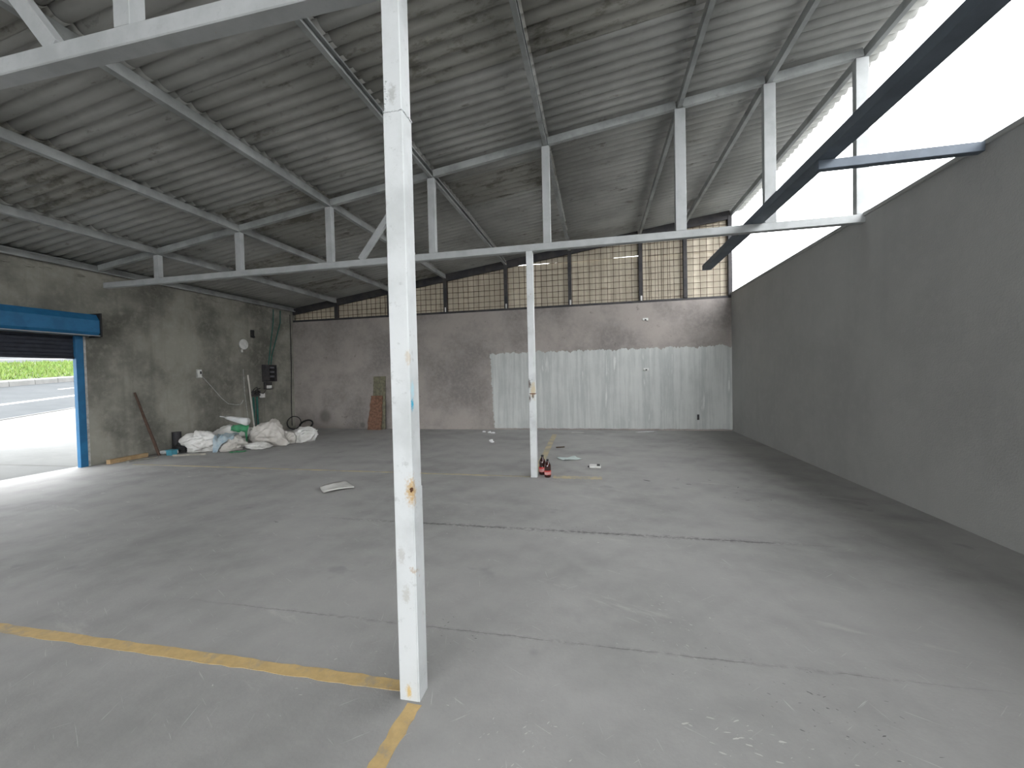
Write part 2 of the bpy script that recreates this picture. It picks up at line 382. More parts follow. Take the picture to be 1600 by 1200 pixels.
# ------------------------------------------------------------------ roof: purlins and corrugated sheets
ce = sempty('ceiling', 'sloping roof of grey corrugated sheets on steel purlins', 'ceiling')
YR0, YR1 = YF, YB+.35
ALLX = [XL+.09] + PX
for i, x in enumerate(ALLX):
    bm = bmesh.new()
    fat = i in (1, 2, 3)
    sweep(bm, [(-.04, 0), (.04, 0), (.04, PH), (-.04, PH)] if fat else cprof(.06, PH, .024, .005, 1), (x, YR0, zr(x)), (x, YR1, zr(x)))
    obj('purlin', bm, MT['grey'], ce)
def sheet_mesh(L, waves=6.25, pitch=.177, amp=.028, th=.006):
    bm = bmesh.new(); n = int(waves*12); top, bot = [], []
    xs = [0, L*.5, L]
    for i in range(n+1):
        y = i/n*waves*pitch; u = abs(math.sin(math.pi*y/pitch)); c = -amp + 2*amp*(1-u)**1.35
        top.append([bm.verts.new((x, y, c+th)) for x in xs]); bot.append([bm.verts.new((x, y, c)) for x in xs])
    for i in range(n):
        for k in range(2):
            bm.faces.new((top[i][k], top[i][k+1], top[i+1][k+1], top[i+1][k])).smooth = True
            bm.faces.new((bot[i][k], bot[i+1][k], bot[i+1][k+1], bot[i][k+1])).smooth = True
        bm.faces.new((top[i][0], top[i+1][0], bot[i+1][0], bot[i][0])); bm.faces.new((top[i][2], bot[i][2], bot[i+1][2], top[i+1][2]))
    for e in (0, n): bm.faces.new((top[e][0], bot[e][0], bot[e][1], top[e][1])); bm.faces.new((top[e][1], bot[e][1], bot[e][2], top[e][2]))
    bmesh.ops.recalc_face_normals(bm, faces=bm.faces)
    me = bpy.data.meshes.new('roof_sheet'); bm.to_mesh(me); bm.free(); me.materials.append(MT['sheet']); return me
edges = [XL-.25] + PX[:-1] + [PX[-1]+.34]
sl = math.atan(RB)
for i in range(len(edges)-1):
    x0, x1 = edges[i]-(.13 if i else 0), edges[i+1]+.05*(i < len(edges)-2)
    me = sheet_mesh((x1-x0)/math.cos(sl))
    y = YR1 - .177*6.25
    while y > YR0-.6:
        o = bpy.data.objects.new('roof_sheet', me); C.objects.link(o); o.parent = ce
        lift = PH/math.cos(sl) + .032 + random.uniform(0, .007) + .003*(i % 2)
        o.location = (x0, y, zr(x0)+lift + .012); o.rotation_euler = (random.uniform(-.007, .007), -sl + .004, random.uniform(-.003, .003))
        y -= .177*6
# ------------------------------------------------------------------ trusses and columns
def truss(name, Y, label, diags):
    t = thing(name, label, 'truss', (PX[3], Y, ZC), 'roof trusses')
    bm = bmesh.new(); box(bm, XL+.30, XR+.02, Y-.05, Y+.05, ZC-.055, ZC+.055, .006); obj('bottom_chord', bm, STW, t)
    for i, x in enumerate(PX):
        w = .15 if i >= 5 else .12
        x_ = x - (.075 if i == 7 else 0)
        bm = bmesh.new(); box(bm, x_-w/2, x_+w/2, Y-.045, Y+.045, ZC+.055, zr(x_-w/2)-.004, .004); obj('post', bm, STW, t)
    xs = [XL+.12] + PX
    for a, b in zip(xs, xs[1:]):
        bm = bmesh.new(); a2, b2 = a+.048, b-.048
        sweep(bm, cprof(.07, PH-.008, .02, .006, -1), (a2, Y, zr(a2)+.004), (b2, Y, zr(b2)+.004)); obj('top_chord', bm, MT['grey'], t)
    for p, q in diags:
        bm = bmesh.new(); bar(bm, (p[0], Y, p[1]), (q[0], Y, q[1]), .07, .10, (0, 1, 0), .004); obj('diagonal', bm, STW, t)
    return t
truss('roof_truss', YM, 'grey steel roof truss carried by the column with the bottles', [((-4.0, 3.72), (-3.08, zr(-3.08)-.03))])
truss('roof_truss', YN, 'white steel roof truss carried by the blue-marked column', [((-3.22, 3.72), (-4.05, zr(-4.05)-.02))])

XN, XF = -.965, -1.015
c1 = thing('steel_column', 'square white steel column with blue paint mark and rust spot', 'column', (XN, YN, 0), 'steel columns')
stn = mat_white_steel('white_painted_steel_stained', k=.93, stains=[((XN+.045, YN-.05, 1.08), .045, (.47, .33, .17)), ((XN+.055, YN-.03, 1.515), .022, (.02, .33, .50)), ((XN+.055, YN-.025, 1.585), .03, (.42, .60, .66)),
                      ((XN, YN-.05, 3.05), .03, (.40, .41, .40)), ((XN, YN-.05, .05), .022, (.55, .40, .18)), ((XN+.048, YN-.05, 1.75), .025, (.50, .46, .40)), ((XN-.02, YN-.05, .75), .03, (.45, .45, .44)), ((XN, YN-.05, .55), .03, (.45, .45, .43))])
hw = .052
zs = 2.965
obj('lower_shaft', B_(box, XN-hw, XN+hw, YN-hw, YN+hw, 0, zs, .004), stn, c1)
obj('upper_shaft', B_(box, XN-hw+.004, XN+hw-.004, YN-hw+.003, YN+hw, zs, ZC-.055, .004), stn, c1)
def weld(bm, x0, x1, y, z, n=14, axis='x', r=.0055):
    for k in range(n):
        t = (k+.5)/n; p = (x0+(x1-x0)*t, y, z+random.uniform(-.003, .003)) if axis == 'x' else (y, x0+(x1-x0)*t, z+random.uniform(-.003, .003))
        q = bmesh.ops.create_icosphere(bm, subdivisions=1, radius=r*random.uniform(.7, 1.2)); bmesh.ops.translate(bm, verts=q['verts'], vec=p)
bm = bmesh.new(); weld(bm, XN-hw, XN+hw, YN-hw, zs); weld(bm, YN-hw, YN+hw, XN+hw, zs, axis='y')
for k in range(12):                                         # run of spatter above the joint
    q = bmesh.ops.create_icosphere(bm, subdivisions=1, radius=random.uniform(.003, .006)); bmesh.ops.translate(bm, verts=q['verts'], vec=(XN-.034+random.uniform(-.008, .008), YN-hw+.003, zs+.02+k*.012))
obj('weld_bead', bm, stn, c1, smooth=True)
obj('cover_plate', B_(box, XN+hw, XN+hw+.005, YN-hw+.002, YN+hw-.004, 0, 1.083, .0015), stn, c1)
bm = bmesh.new()
for k in range(5):
    q = bmesh.ops.create_icosphere(bm, subdivisions=1, radius=random.uniform(.004, .008)); bmesh.ops.translate(bm, verts=q['verts'], vec=(XN+hw-.004+random.uniform(-.008, .004), YN-hw+.001, 1.085+random.uniform(-.012, .012)))
obj('rust_blister', bm, MT['rust'], c1)
c2 = thing('steel_column', 'slim white steel column with a broken rusty joint beside two bottles', 'column', (XF, YM, 0), 'steel columns')
st2 = mat_white_steel('white_painted_steel_rusted', [((XF+.02, YM-.05, 1.40), .08, (.55, .47, .33)), ((XF-.05, YM-.05, 1.5), .05, (.12, .1, .09)), ((XF-.05, YM-.05, 1.27), .04, (.12, .1, .09)), ((XF+.01, YM-.05, 1.305), .025, (.1, .07, .05))])
obj('lower_shaft', B_(box, XF-hw, XF+hw, YM-hw, YM+hw, 0, 1.335, .004), st2, c2)
obj('joint_core', B_(box, XF-.044, XF+.044, YM-.044, YM+.044, 1.335, 1.352), MT['rust'], c2)
obj('upper_shaft', B_(box, XF-hw-.003, XF+hw-.003, YM-hw, YM+hw, 1.352, ZC-.055, .004), st2, c2)
# loose beam lying on the chords, and the tie to the side wall
bm = bmesh.new(); sweep(bm, cprof(.165, .10, .03, .008, 1), (2.275, -1.5, ZC+.056), (2.245, 9.0, ZC+.056))
tag(obj('steel_beam', bm, MT['beam'], None, (2.25, 3.7, ZC+.056)), 'long dark blue-grey steel beam lying across the truss chords with a free end', 'beam')
bm = bmesh.new(); box(bm, 2.19, XR-.026, 4.60, 4.68, ZC-.035, ZC+.055, .004)
tag(obj('tie_bar', bm, MT['beam'], None, (2.9, 4.64, ZC)), 'short steel tie bar between the long beam and the side wall top', 'bar')

# ------------------------------------------------------------------ gable screen above the back wall
gy = YB+.10
gs = thing('gable_screen', 'yellowed sheets behind rusty wire mesh in dark frame above back wall', 'screen', (PX[3], gy, ZB))
obj('bottom_rail', B_(box, XL, XR+.1, gy-.06, gy+.04, ZB, ZB+.07, .004), MT['dark'], gs)
for a, b in zip(ALLX, PX):
    a2, b2 = (a+.05 if a > XL+.2 else XL+.004), b-.05
    bm = bmesh.new(); bar(bm, (a2, gy-.05, zr(a2)+.015), (b2, gy-.05, zr(b2)+.015), .05, .22); obj('top_rail', bm, MT['dark'], gs)
sx = [XL-.02] + PX
for i, x in enumerate(PX):
    w = .10
    xx = x if i < 7 else x-.06
    s = obj('stud', B_(box, xx-w/2, xx+w/2, gy-.085, gy+.03, ZB+.071, zr(xx)-.002, .004), MT['dark'], gs)
    if i in (2, 3, 4, 5): obj('white_tag', B_(box, xx-.01, xx+.035, gy-.092, gy-.0855, ZB+.06, ZB+.2, .002), MT['pvcwhite'], s)
ZS = 4.945
for i in range(len(sx)-1):
    a, b = sx[i]+.004, sx[i+1]-.004
    def pane(zlo0, zlo1, zhi0, zhi1, y):
        bm = bmesh.new(); n = 24; rows = []
        for k in range(n+1):
            t = k/n; x = a+(b-a)*t; lo = zlo0+(zlo1-zlo0)*t; hi = zhi0+(zhi1-zhi0)*t; yy = y + .012*math.sin(x*2*math.pi/.34)
            rows.append([bm.verts.new((x, yy+d, z)) for d, z in ((0, lo), (0, hi), (.004, hi), (.004, lo))])
        for A, B in zip(rows, rows[1:]):
            for k in range(4): bm.faces.new((A[k], B[k], B[(k+1) % 4], A[(k+1) % 4]))
        bm.faces.new(rows[0]); bm.faces.new(rows[-1][::-1]); bmesh.ops.recalc_face_normals(bm, faces=bm.faces)
        obj('infill_sheet', bm, MT['panel'], gs)
    ha, hb = zr(a)+.12, zr(b)+.12
    if i == 3:
        pane(ZB+.02, ZB+.02, ha, hb, gy+.055)
    elif ha > ZS+.02:
        g0, g1 = {4: (.018, -.008), 5: (-.012, .016)}.get(i, (-.03, -.03))
        pane(ZB+.02, ZB+.02, ZS, ZS, gy+.075); pane(ZS+g0, ZS+g1, ha, hb, gy+.055)
    elif i == 4:
        pane(ZB+.02, ZB+.02, ZS-.008, ZS-.008, gy+.075); pane(ZS+.014, ZS-.004, ha, hb, gy+.055)
    else:
        pane(ZB+.02, ZB+.02, ha, hb, gy+.055)
    bm = bmesh.new(); yw = gy+.02; g = .168
    x = a+.06
    while x < b-.03:
        tube(bm, [(x+random.uniform(-.008, .008), yw, ZB+.05), (x+random.uniform(-.01, .01), yw+random.uniform(-.006, .006), (ZB+zr(x))/2), (x+random.uniform(-.008, .008), yw, zr(x)-.02)], .0065, 5); x += g
    z = ZB+.15
    while z < zr(b)-.05:
        xa = max(a, (z+.02-RA)/RB)
        if xa < b-.1: tube(bm, [(xa, yw-.012, z), ((xa+b)/2, yw-.012+random.uniform(-.004, .004), z+random.uniform(-.015, .015)), (b, yw-.012, z)], .0065, 5)
        z += g
    if i == 6:
        for k in range(5): xq = a+.15+k*.16+random.uniform(-.03, .03); tube(bm, [(xq, yw+.012, ZB+.05), (xq+random.uniform(-.02, .02), yw+.012, zr(xq)-.05)], .0065, 5)
    obj('wire_mesh', bm, MT['wire'], gs)

# ------------------------------------------------------------------ roller door in the left wall
dr = sempty('door_1', 'half raised dark roller shutter with blue hood and jamb', 'door', (XL, (DY0+DY1)/2, 0))
jx = XL+.02
obj('jamb', B_(box, XL-.07, jx, 6.03, 6.155, 0, 2.62, .004), MT['blue'], dr)
obj('jamb', B_(box, XL-.16, jx, DY0-.03, DY0+.10, 0, 2.62, .004), MT['blue'], dr)
obj('edge_strip', B_(box, XL-.10, XL+.012, 6.156, 6.199, 0, 2.62, .003), MT['trim'], dr)
bm = bmesh.new()
sweep(bm, [(0, 0), (.26, 0), (.30, .06), (.30, .30), (.22, .42), (0, .42)], (XL+.005, DY0-.3, 2.63), (XL+.005, 6.26, 2.63))
hd = obj('shutter_hood', bm, MT['blue'], dr)
obj('end_plate', B_(box, XL+.005, XL+.33, 6.261, 6.29, 2.60, 3.08, .003), MT['black'], hd)
obj('hood_lip', B_(box, XL+.262, XL+.315, DY0-.3, 6.259, 2.615, 2.632, .002), MT['grey'], hd)
for k in range(6):
    z = 2.205+k*.075
    bm = bmesh.new(); sweep(bm, [(-.012, .0), (.008, .0), (.014, .02), (.014, .055), (.004, .0765), (-.012, .0765)], (XL-.05, DY0+.101, z), (XL-.05, 6.028, z)); obj('slat', bm, MT['shutter'], dr)
obj('bottom_bar', B_(box, XL-.075, XL-.02, DY0+.101, 6.028, 2.165, 2.206, .003), MT['shutter'], dr)

# ------------------------------------------------------------------ street outside: it climbs away from the door
XO = XL-.2; SLP = .12
def zo(x): return SLP*(XO-x)
dv = Vector((-.461, .887)); nv = Vector((-.887, -.461))
def rp(q, t, dz=0): P = nv*q + dv*t; return Vector((P.x, P.y, zo(P.x)+dz))
def quad(q0, q1, t0, t1, dz, th=.02, n=1):
    bm = bmesh.new()
    A = [bm.verts.new(rp(q, t, dz)) for q, t in ((q0, t0), (q1, t0), (q1, t1), (q0, t1))]; B = [bm.verts.new(v.co - Vector((0, 0, th))) for v in A]
    bm.faces.new(A); bm.faces.new(B[::-1])
    for k in range(4): bm.faces.new((A[k], B[k], B[(k+1) % 4], A[(k+1) % 4]))
    bmesh.ops.recalc_face_normals(bm, faces=bm.faces); return bm
bm = bmesh.new()
P = [(XO, -20), (XO, 60), (XO-90, 60), (XO-90, -20)]
A = [bm.verts.new((x, y, zo(x)-.004)) for x, y in P]; B = [bm.verts.new((x, y, zo(x)-.2)) for x, y in P]
bm.faces.new(A); bm.faces.new(B[::-1])
for k in range(4): bm.faces.new((A[k], B[k], B[(k+1) % 4], A[(k+1) % 4]))
bmesh.ops.recalc_face_normals(bm, faces=bm.faces)
pv = struct(obj('pavement', bm, MT['pave']), 'pale concrete forecourt rising to the street', 'pavement')
def joint(p, q, w=.05):
    bm = bmesh.new(); p = Vector((*p, 0)); q = Vector((*q, 0)); s = Vector((-(q-p).y, (q-p).x, 0)).normalized()*w/2
    vs_ = [bm.verts.new((v.x, v.y, zo(v.x)-.002)) for v in (p+s, q+s, q-s, p-s)]; f = bm.faces.new(vs_)
    f.normal_update()
    if f.normal.z < 0: f.normal_flip()
    obj('pavement_joint', bm, MT['kerb'], pv)
joint((-12.6, 5.0), (-10.35, 6.1)); joint((-15.8, 9.0), (-14.6, 8.6), .04)
rd = struct(obj('road', quad(10.8, 15.65, 3, 70, .01), MT['asphalt']), 'grey asphalt road with white lines beyond the roller door', 'road')
obj('lane_line', quad(12.45, 12.65, 3, 70, .013, .002), MT['roadwhite'], rd)
obj('edge_line', quad(10.72, 10.80, 3, 70, .012, .002), MT['kerb'], rd)
for k in range(6): obj('lane_dash', quad(14.0, 14.12, 6+k*9-2.2, 6+k*9+.6, .013, .002), MT['roadwhite'], rd)
kb = sempty('kerb', 'row of concrete kerb stones along the grass verge', 'kerb')
for k in range(46):
    t = 3+k*1.25
    bm = bmesh.new(); A = []
    for q, dz in ((15.65, -.05), (15.66, .20), (15.69, .23), (15.95, .23), (15.95, -.05)): A.append((bm.verts.new(rp(q, t+.012, dz)), bm.verts.new(rp(q, t+1.238, dz))))
    for i in range(5): bm.faces.new((A[i][0], A[(i+1) % 5][0], A[(i+1) % 5][1], A[i][1]))
    bm.faces.new([a[0] for a in A][::-1]); bm.faces.new([a[1] for a in A]); bmesh.ops.recalc_face_normals(bm, faces=bm.faces)
    obj('kerb_stone', bm, MT['kerb'], kb)
vg = struct(obj('grass_verge', quad(15.95, 22.0, 3, 60, .20, .2), MT['soil']), 'raised grassy soil strip between the two roads', 'verge')
bm = bmesh.new()
for k in range(16000):
    q, t = random.uniform(15.97, 21.95), random.uniform(9, 40); b = rp(q, t, .20)
    hgt = random.uniform(.08, .26)*(.6+.8*noise.noise(Vector((q, t*.6, 0)))**2+.3); a = random.uniform(0, 6.28); w = .025
    s = Vector((math.cos(a)*w, math.sin(a)*w, 0)); tp = b + Vector((random.gauss(0, .06), random.gauss(0, .06), hgt))
    bm.faces.new([bm.verts.new(v) for v in (b-s, b+s, tp)])
go = obj('grass', bm, MT['grass']); go['kind'] = 'stuff'; tag(go, 'bright green grass growing on the verge between the roads', 'grass')
r2 = struct(obj('carriageway', quad(22.4, 32, 3, 70, .02), MT['asphalt']), 'second grey carriageway beyond the grass verge', 'road')
obj('edge_line', quad(22.05, 22.39, 3, 70, .05, .02), MT['roadyellow'], r2)
obj('lane_line', quad(25.5, 25.75, 3, 70, .023, .002), MT['roadwhite'], r2)
struct(obj('added_door_shade', B_(box, XO-1.9, XO-.001, DY0-.6, DY1+.9, 2.75, 2.87, .01), MT['right']), 'added unseen sky-blocking canopy slab outside above the roller door', 'shield')  # unseen slab added to cut the sky light spilling through the door
# yard in front of the open side
struct(obj('forecourt', B_(box, XL-.2, XR+.2, YF-40, YF-.001, -.3, -.03), MT['pave']), 'concrete yard in front of the open shed', 'yard')
struct(obj('neighbouring_ground', B_(box, XR+.201, XR+80, YF-40, YB+60, -.5, -.05), MT['asphalt']), 'dark ground beyond the side wall', 'ground')
struct(obj('added_shade_block', B_(box, XR+4.4, XR+12, YF-10, YB+16, -.05, 5.7), MT['right']), 'added unseen shading building beyond the side wall', 'blocker')  # unseen block added to darken the upper left wall and roof
struct(obj('rear_ground', B_(box, XL-.2, XR+.2, YB+.201, YB+60, -.5, -.05), MT['asphalt']), 'dark ground behind the back wall', 'ground')

# ------------------------------------------------------------------ fittings on the left wall
wx = XL
t = thing('round_wall_plate', 'round white wall lamp plate on the left wall', 'lamp', (wx, 9.93, 2.725))
def disc(bm, y, z, prof, n=28):
    rings = [[bm.verts.new((wx+d, y+r*math.cos(k*2*math.pi/n), z+r*math.sin(k*2*math.pi/n))) for k in range(n)] for r, d in prof]
    for A, B in zip(rings, rings[1:]):
        for k in range(n): bm.faces.new((A[k], A[(k+1) % n], B[(k+1) % n], B[k]))
    bm.faces.new(rings[-1]); bm.faces.new(rings[0][::-1]); bmesh.ops.recalc_face_normals(bm, faces=bm.faces)
obj('cover', B_(disc, 9.93, 2.725, [(.15, .001), (.15, .018), (.13, .03), (.06, .035)]), MT['pvcwhite'], t, smooth=False)
obj('rim', B_(disc, 9.93, 2.725, [(.158, .001), (.158, .010), (.151, .012)]), MT['grey'], t)
tag(obj('wall_hook', B_(box, wx+.001, wx+.03, 9.83, 9.88, 2.49, 2.57, .004), MT['pvcwhite'], None, (wx, 9.855, 2.5)), 'tiny pale box under the round wall plate', 'fitting')
tag(obj('wall_bracket', B_(lambda bm: (box(bm, wx+.001, wx+.05, 10.18, 10.28, 2.95, 3.17, .006), box(bm, wx+.05, wx+.09, 10.20, 10.26, 2.93, 2.99, .004))), MT['black'], None, (wx, 10.23, 3.0)), 'small black bracket high on the wall above the round plate', 'bracket')
t = thing('light_switch', 'white light switch on the wall above the leaning stick', 'switch', (wx, 8.55, 1.8))
obj('back_box', B_(box, wx+.001, wx+.012, 8.475, 8.625, 1.76, 1.98, .003), MT['trim'], t)
obj('face_plate', B_(box, wx+.0125, wx+.02, 8.50, 8.61, 1.775, 1.965, .003), MT['pvcwhite'], t)
obj('rocker', B_(box, wx+.0205, wx+.027, 8.56, 8.60, 1.86, 1.93, .002), MT['black'], t)
t = thing('fuse_box', 'open black fuse box fixed to the wall near the corner', 'fuse box', (wx, 10.8, 1.62))
obj('back_panel', B_(box, wx+.001, wx+.02, 10.55, 11.03, 1.62, 2.14, .004), MT['black'], t)
bm = bmesh.new(); box(bm, wx+.02, wx+.11, 10.55, 10.57, 1.62, 2.14); box(bm, wx+.02, wx+.11, 11.01, 11.03, 1.62, 2.14); box(bm, wx+.02, wx+.11, 10.57, 11.01, 2.12, 2.14); box(bm, wx+.02, wx+.11, 10.57, 11.01, 1.62, 1.64)
obj('frame', bm, MT['dark'], t)
obj('cover', B_(box, wx+.021, wx+.115, 10.58, 10.74, 1.645, 2.115, .005), MT['dark'], t)
for k in range(6): obj('breaker', B_(box, wx+.021, wx+.085, 10.79, 10.96, 1.68+k*.07, 1.735+k*.07, .004), MT['slate_steel'] if k % 2 else MT['black'], t)
t = thing('meter_box', 'small meter with white face below the fuse box', 'meter', (wx, 10.74, 1.38))
obj('case', B_(box, wx+.001, wx+.06, 10.60, 10.88, 1.38, 1.60, .006), MT['dark'], t)
obj('face_plate', B_(box, wx+.0605, wx+.068, 10.65, 10.86, 1.40, 1.50, .003), MT['pvcwhite'], t)
for (ya, za), (yb, zb), lb in (((10.80, 2.145), (11.07, 3.92), 'green conduit rising straight from the fuse box to the roof'), ((10.90, 2.145), (11.36, 3.92), 'green conduit leaning away from the fuse box to the corner')):
    bm = bmesh.new(); tube(bm, [(wx+.02, ya, za), (wx+.02, ya+.05, za+.3), (wx+.02, yb-.02, zb-.4), (wx+.02, yb, zb)], .014)
    tag(obj('conduit', bm, MT['green'], None, (wx, ya, za)), lb, 'conduit')
for y, lb in ((10.17, 'green vertical water pipe nearer the roller door behind sacks'), (10.30, 'green vertical water pipe nearer the corner behind sacks')):
    bm = bmesh.new(); tube(bm, [(wx+.04, y, 0), (wx+.04, y, .6), (wx+.04, y, 1.17)], .028)
    tag(obj('water_pipe', bm, MT['green'], None, (wx+.04, y, 0)), lb, 'pipe')
t = thing('tap_manifold', 'tangle of dark taps and hoses on top of the green pipes', 'tap', (wx+.04, 10.23, 1.17))
obj('manifold', B_(tube, [(wx+.045, 10.09, 1.22), (wx+.045, 10.40, 1.22)], .03), MT['dark'], t)
for k in range(3):
    obj('valve', B_(tube, [(wx+.045, 10.13+k*.11, 1.25), (wx+.10, 10.13+k*.11, 1.34)], [.022, .03]), MT['dark'], t)
bm = bmesh.new()
tube(bm, [(wx+.05, 10.10, 1.3), (wx+.12, 10.14, 1.42), (wx+.1, 10.25, 1.46), (wx+.05, 10.35, 1.3), (wx+.08, 10.50, 1.25), (wx+.05, 10.62, 1.35)], .01, 6); tube(bm, [(wx+.05, 10.10, 1.25), (wx+.13, 10.2, 1.38), (wx+.05, 10.42, 1.42)], .01, 6)
obj('hose', bm, MT['black'], t)
tag(obj('socket_box', B_(lambda bm: (box(bm, wx+.001, wx+.05, 10.43, 10.60, 1.13, 1.26, .005), box(bm, wx+.05, wx+.056, 10.45, 10.58, 1.15, 1.24, .002))), MT['pvcwhite'], None, (wx, 10.5, 1.13)), 'white socket box beside the taps on the wall', 'socket')
bm = bmesh.new(); tube(bm, [(wx+.19, 10.04, 0), (wx+.10, 10.03, 1.0), (wx+.02, 10.02, 1.83)], .022)
tag(obj('wooden_pole', bm, MT['sackb'], None, (wx+.19, 10.04, 0)), 'thin pale wooden pole leaning on the wall beside green pipes', 'pole')
bm = bmesh.new()
pts = [(wx+.01, 8.62, 1.80), (wx+.01, 8.85, 1.55), (wx+.012, 9.15, 1.20), (wx+.012, 9.35, 1.03), (wx+.012, 9.6, .98), (wx+.012, 9.74, .98), (wx+.012, 9.80, 1.03), (wx+.012, 9.84, 1.1)]
tube(bm, pts, .008, 6); tag(obj('cable', bm, MT['trim'], None, (wx, 8.62, 1.8)), 'pale cable sagging along the wall from the light switch', 'cable')
bm = bmesh.new(); tube(bm, [(wx+.012, 9.88, 2.0), (wx+.012, 9.90, 1.3), (wx+.012, 9.95, .85), (wx+.03, 10.0, .3)], .008, 6)
tag(obj('cable', bm, MT['trim'], None, (wx, 9.9, .3)), 'pale cable running down the wall below the round plate', 'cable')
bm = bmesh.new(); tube(bm, [(wx+.02, 11.78, 3.85), (wx+.03, 11.76, 2.2), (wx+.03, 11.70, .9), (wx+.06, 11.66, .12)], .012, 6)
tag(obj('cable', bm, MT['black'], None, (wx, 11.7, .3)), 'black cable dropping down the wall in the corner', 'cable')
def coil(cx, cy, cz, R, n, r, tilt, rz):
    bm = bmesh.new(); pts = []
    M = Matrix.Translation((cx, cy, cz)) @ Matrix.Rotation(rz, 4, 'Z') @ Matrix.Rotation(tilt, 4, 'X')
    for k in range(n*22+1):
        a = k/22*2*math.pi; q = R*(1+.05*math.sin(a*.37+rz)); pts.append(M @ Vector((q*math.cos(a), q*math.sin(a), .018*math.sin(a*.29)+.004*k/22)))
    tube(bm, pts, r, 6); return bm
tag(obj('cable_coil', coil(wx+.28, 11.50, .235, .21, 2, .011, 1.35, .35), MT['black'], None, (wx+.28, 11.5, 0), True), 'thin black cable coil standing upright against the corner', 'coil')
tag(obj('cable_coil', coil(wx+.72, 11.52, .17, .20, 4, .016, .75, .2), MT['black'], None, (wx+.72, 11.52, 0), True), 'thick black hose coil slumped by the corner', 'coil')
# ------------------------------------------------------------------ back wall bits
for z, lb in ((3.13, 'tiny socket on bare plaster above the pale washed patch'), (1.727, 'tiny socket in the middle of the pale washed patch')):
    t = thing('wall_socket', lb, 'socket', (1.36, YB, z))
    obj('plate', B_(box, 1.285, 1.43, YB-.025, YB-.001, z-.035, z+.035, .004), MT['pvcwhite'], t)
    obj('slot', B_(box, 1.34, 1.38, YB-.032, YB-.0255, z-.03, z+.0, .002), MT['black'], t)
tag(obj('wall_clip', B_(lambda bm: (box(bm, 2.68, 2.735, YB-.012, YB-.001, .30, .45, .003), box(bm, 2.69, 2.725, YB-.03, YB-.012, .33, .37, .003))), MT['dark'], None, (2.7, YB, .3)), 'small dark clip low on the pale washed patch', 'clip')
def plank(name, x0, x1, zt, y_foot, y_top, th, mat, label, rag):
    bm = bmesh.new(); n = 18; rows = []
    for k in range(n+1):
        s = k/n; y = y_foot+(y_top-y_foot)*s; z = zt*s
        a = x0+random.uniform(-rag, rag)+(.12*s if rag > .015 else .14*s*.3); b = x1+random.uniform(-rag, rag)*.6
        rows.append([bm.verts.new(v) for v in ((a, y, z), (b, y, z), (b, y+th, z+.004), (a, y+th, z+.004))])
    for A, B in zip(rows, rows[1:]):
        for k in range(4): bm.faces.new((A[k], B[k], B[(k+1) % 4], A[(k+1) % 4]))
    bm.faces.new(rows[0]); bm.faces.new(rows[-1]); bmesh.ops.recalc_face_normals(bm, faces=bm.faces)
    tag(obj(name, bm, mat, None, ((x0+x1)/2, y_foot, 0)), label, 'board')
plank('leaning_board', -7.12, -6.66, 1.70, YB-.16, YB-.05, .03, MT['mossy'], 'tall green-grey old board leaning on the back wall', .008)
plank('leaning_board', -7.24, -6.74, 1.08, YB-.26, YB-.145, .035, MT['bark'], 'short red-brown bark board propped in front of the tall board', .018)

# ------------------------------------------------------------------ heap of sacks against the left wall
from mathutils.bvhtree import BVHTree
PLACED = []                                                 # what already lies in the heap
def inside(t_, p):
    k, q = 0, p.copy()
    while k < 40:
        loc, nn, ix, d = t_.ray_cast(q, Vector((.013, .017, 1)).normalized())
        if loc is None: break
        k += 1; q = loc + Vector((.013, .017, 1)).normalized()*1e-5
    return k % 2 == 1
def settle(bm, c):                                          # dent the soft mesh inwards where it leans on what already lies there
    for v in bm.verts:
        d = v.co - c; f = 1.0
        while f > .05 and any(inside(t_, c + d*f) for t_ in PLACED): f -= .025
        if f < 1: v.co = c + d*(f-.012)
        v.co.z = max(v.co.z, .006)
    bm.faces.ensure_lookup_table()
    for it in range(90):                                    # ease the last crossing folds back until the two only touch
        me_ = BVHTree.FromBMesh(bm); hit = {a for t_ in PLACED for a, b in me_.overlap(t_)}
        if not hit: break
        for v in {v for a in hit for v in bm.faces[a].verts}: v.co = c + (v.co-c)*.975; v.co.z = max(v.co.z, .006)
def top_of(x, y):
    z = 0.0
    for t_ in PLACED:
        loc, nn, ix, d = t_.ray_cast(Vector((x, y, 3)), Vector((0, 0, -1)))
        if loc is not None: z = max(z, loc.z)
    return z
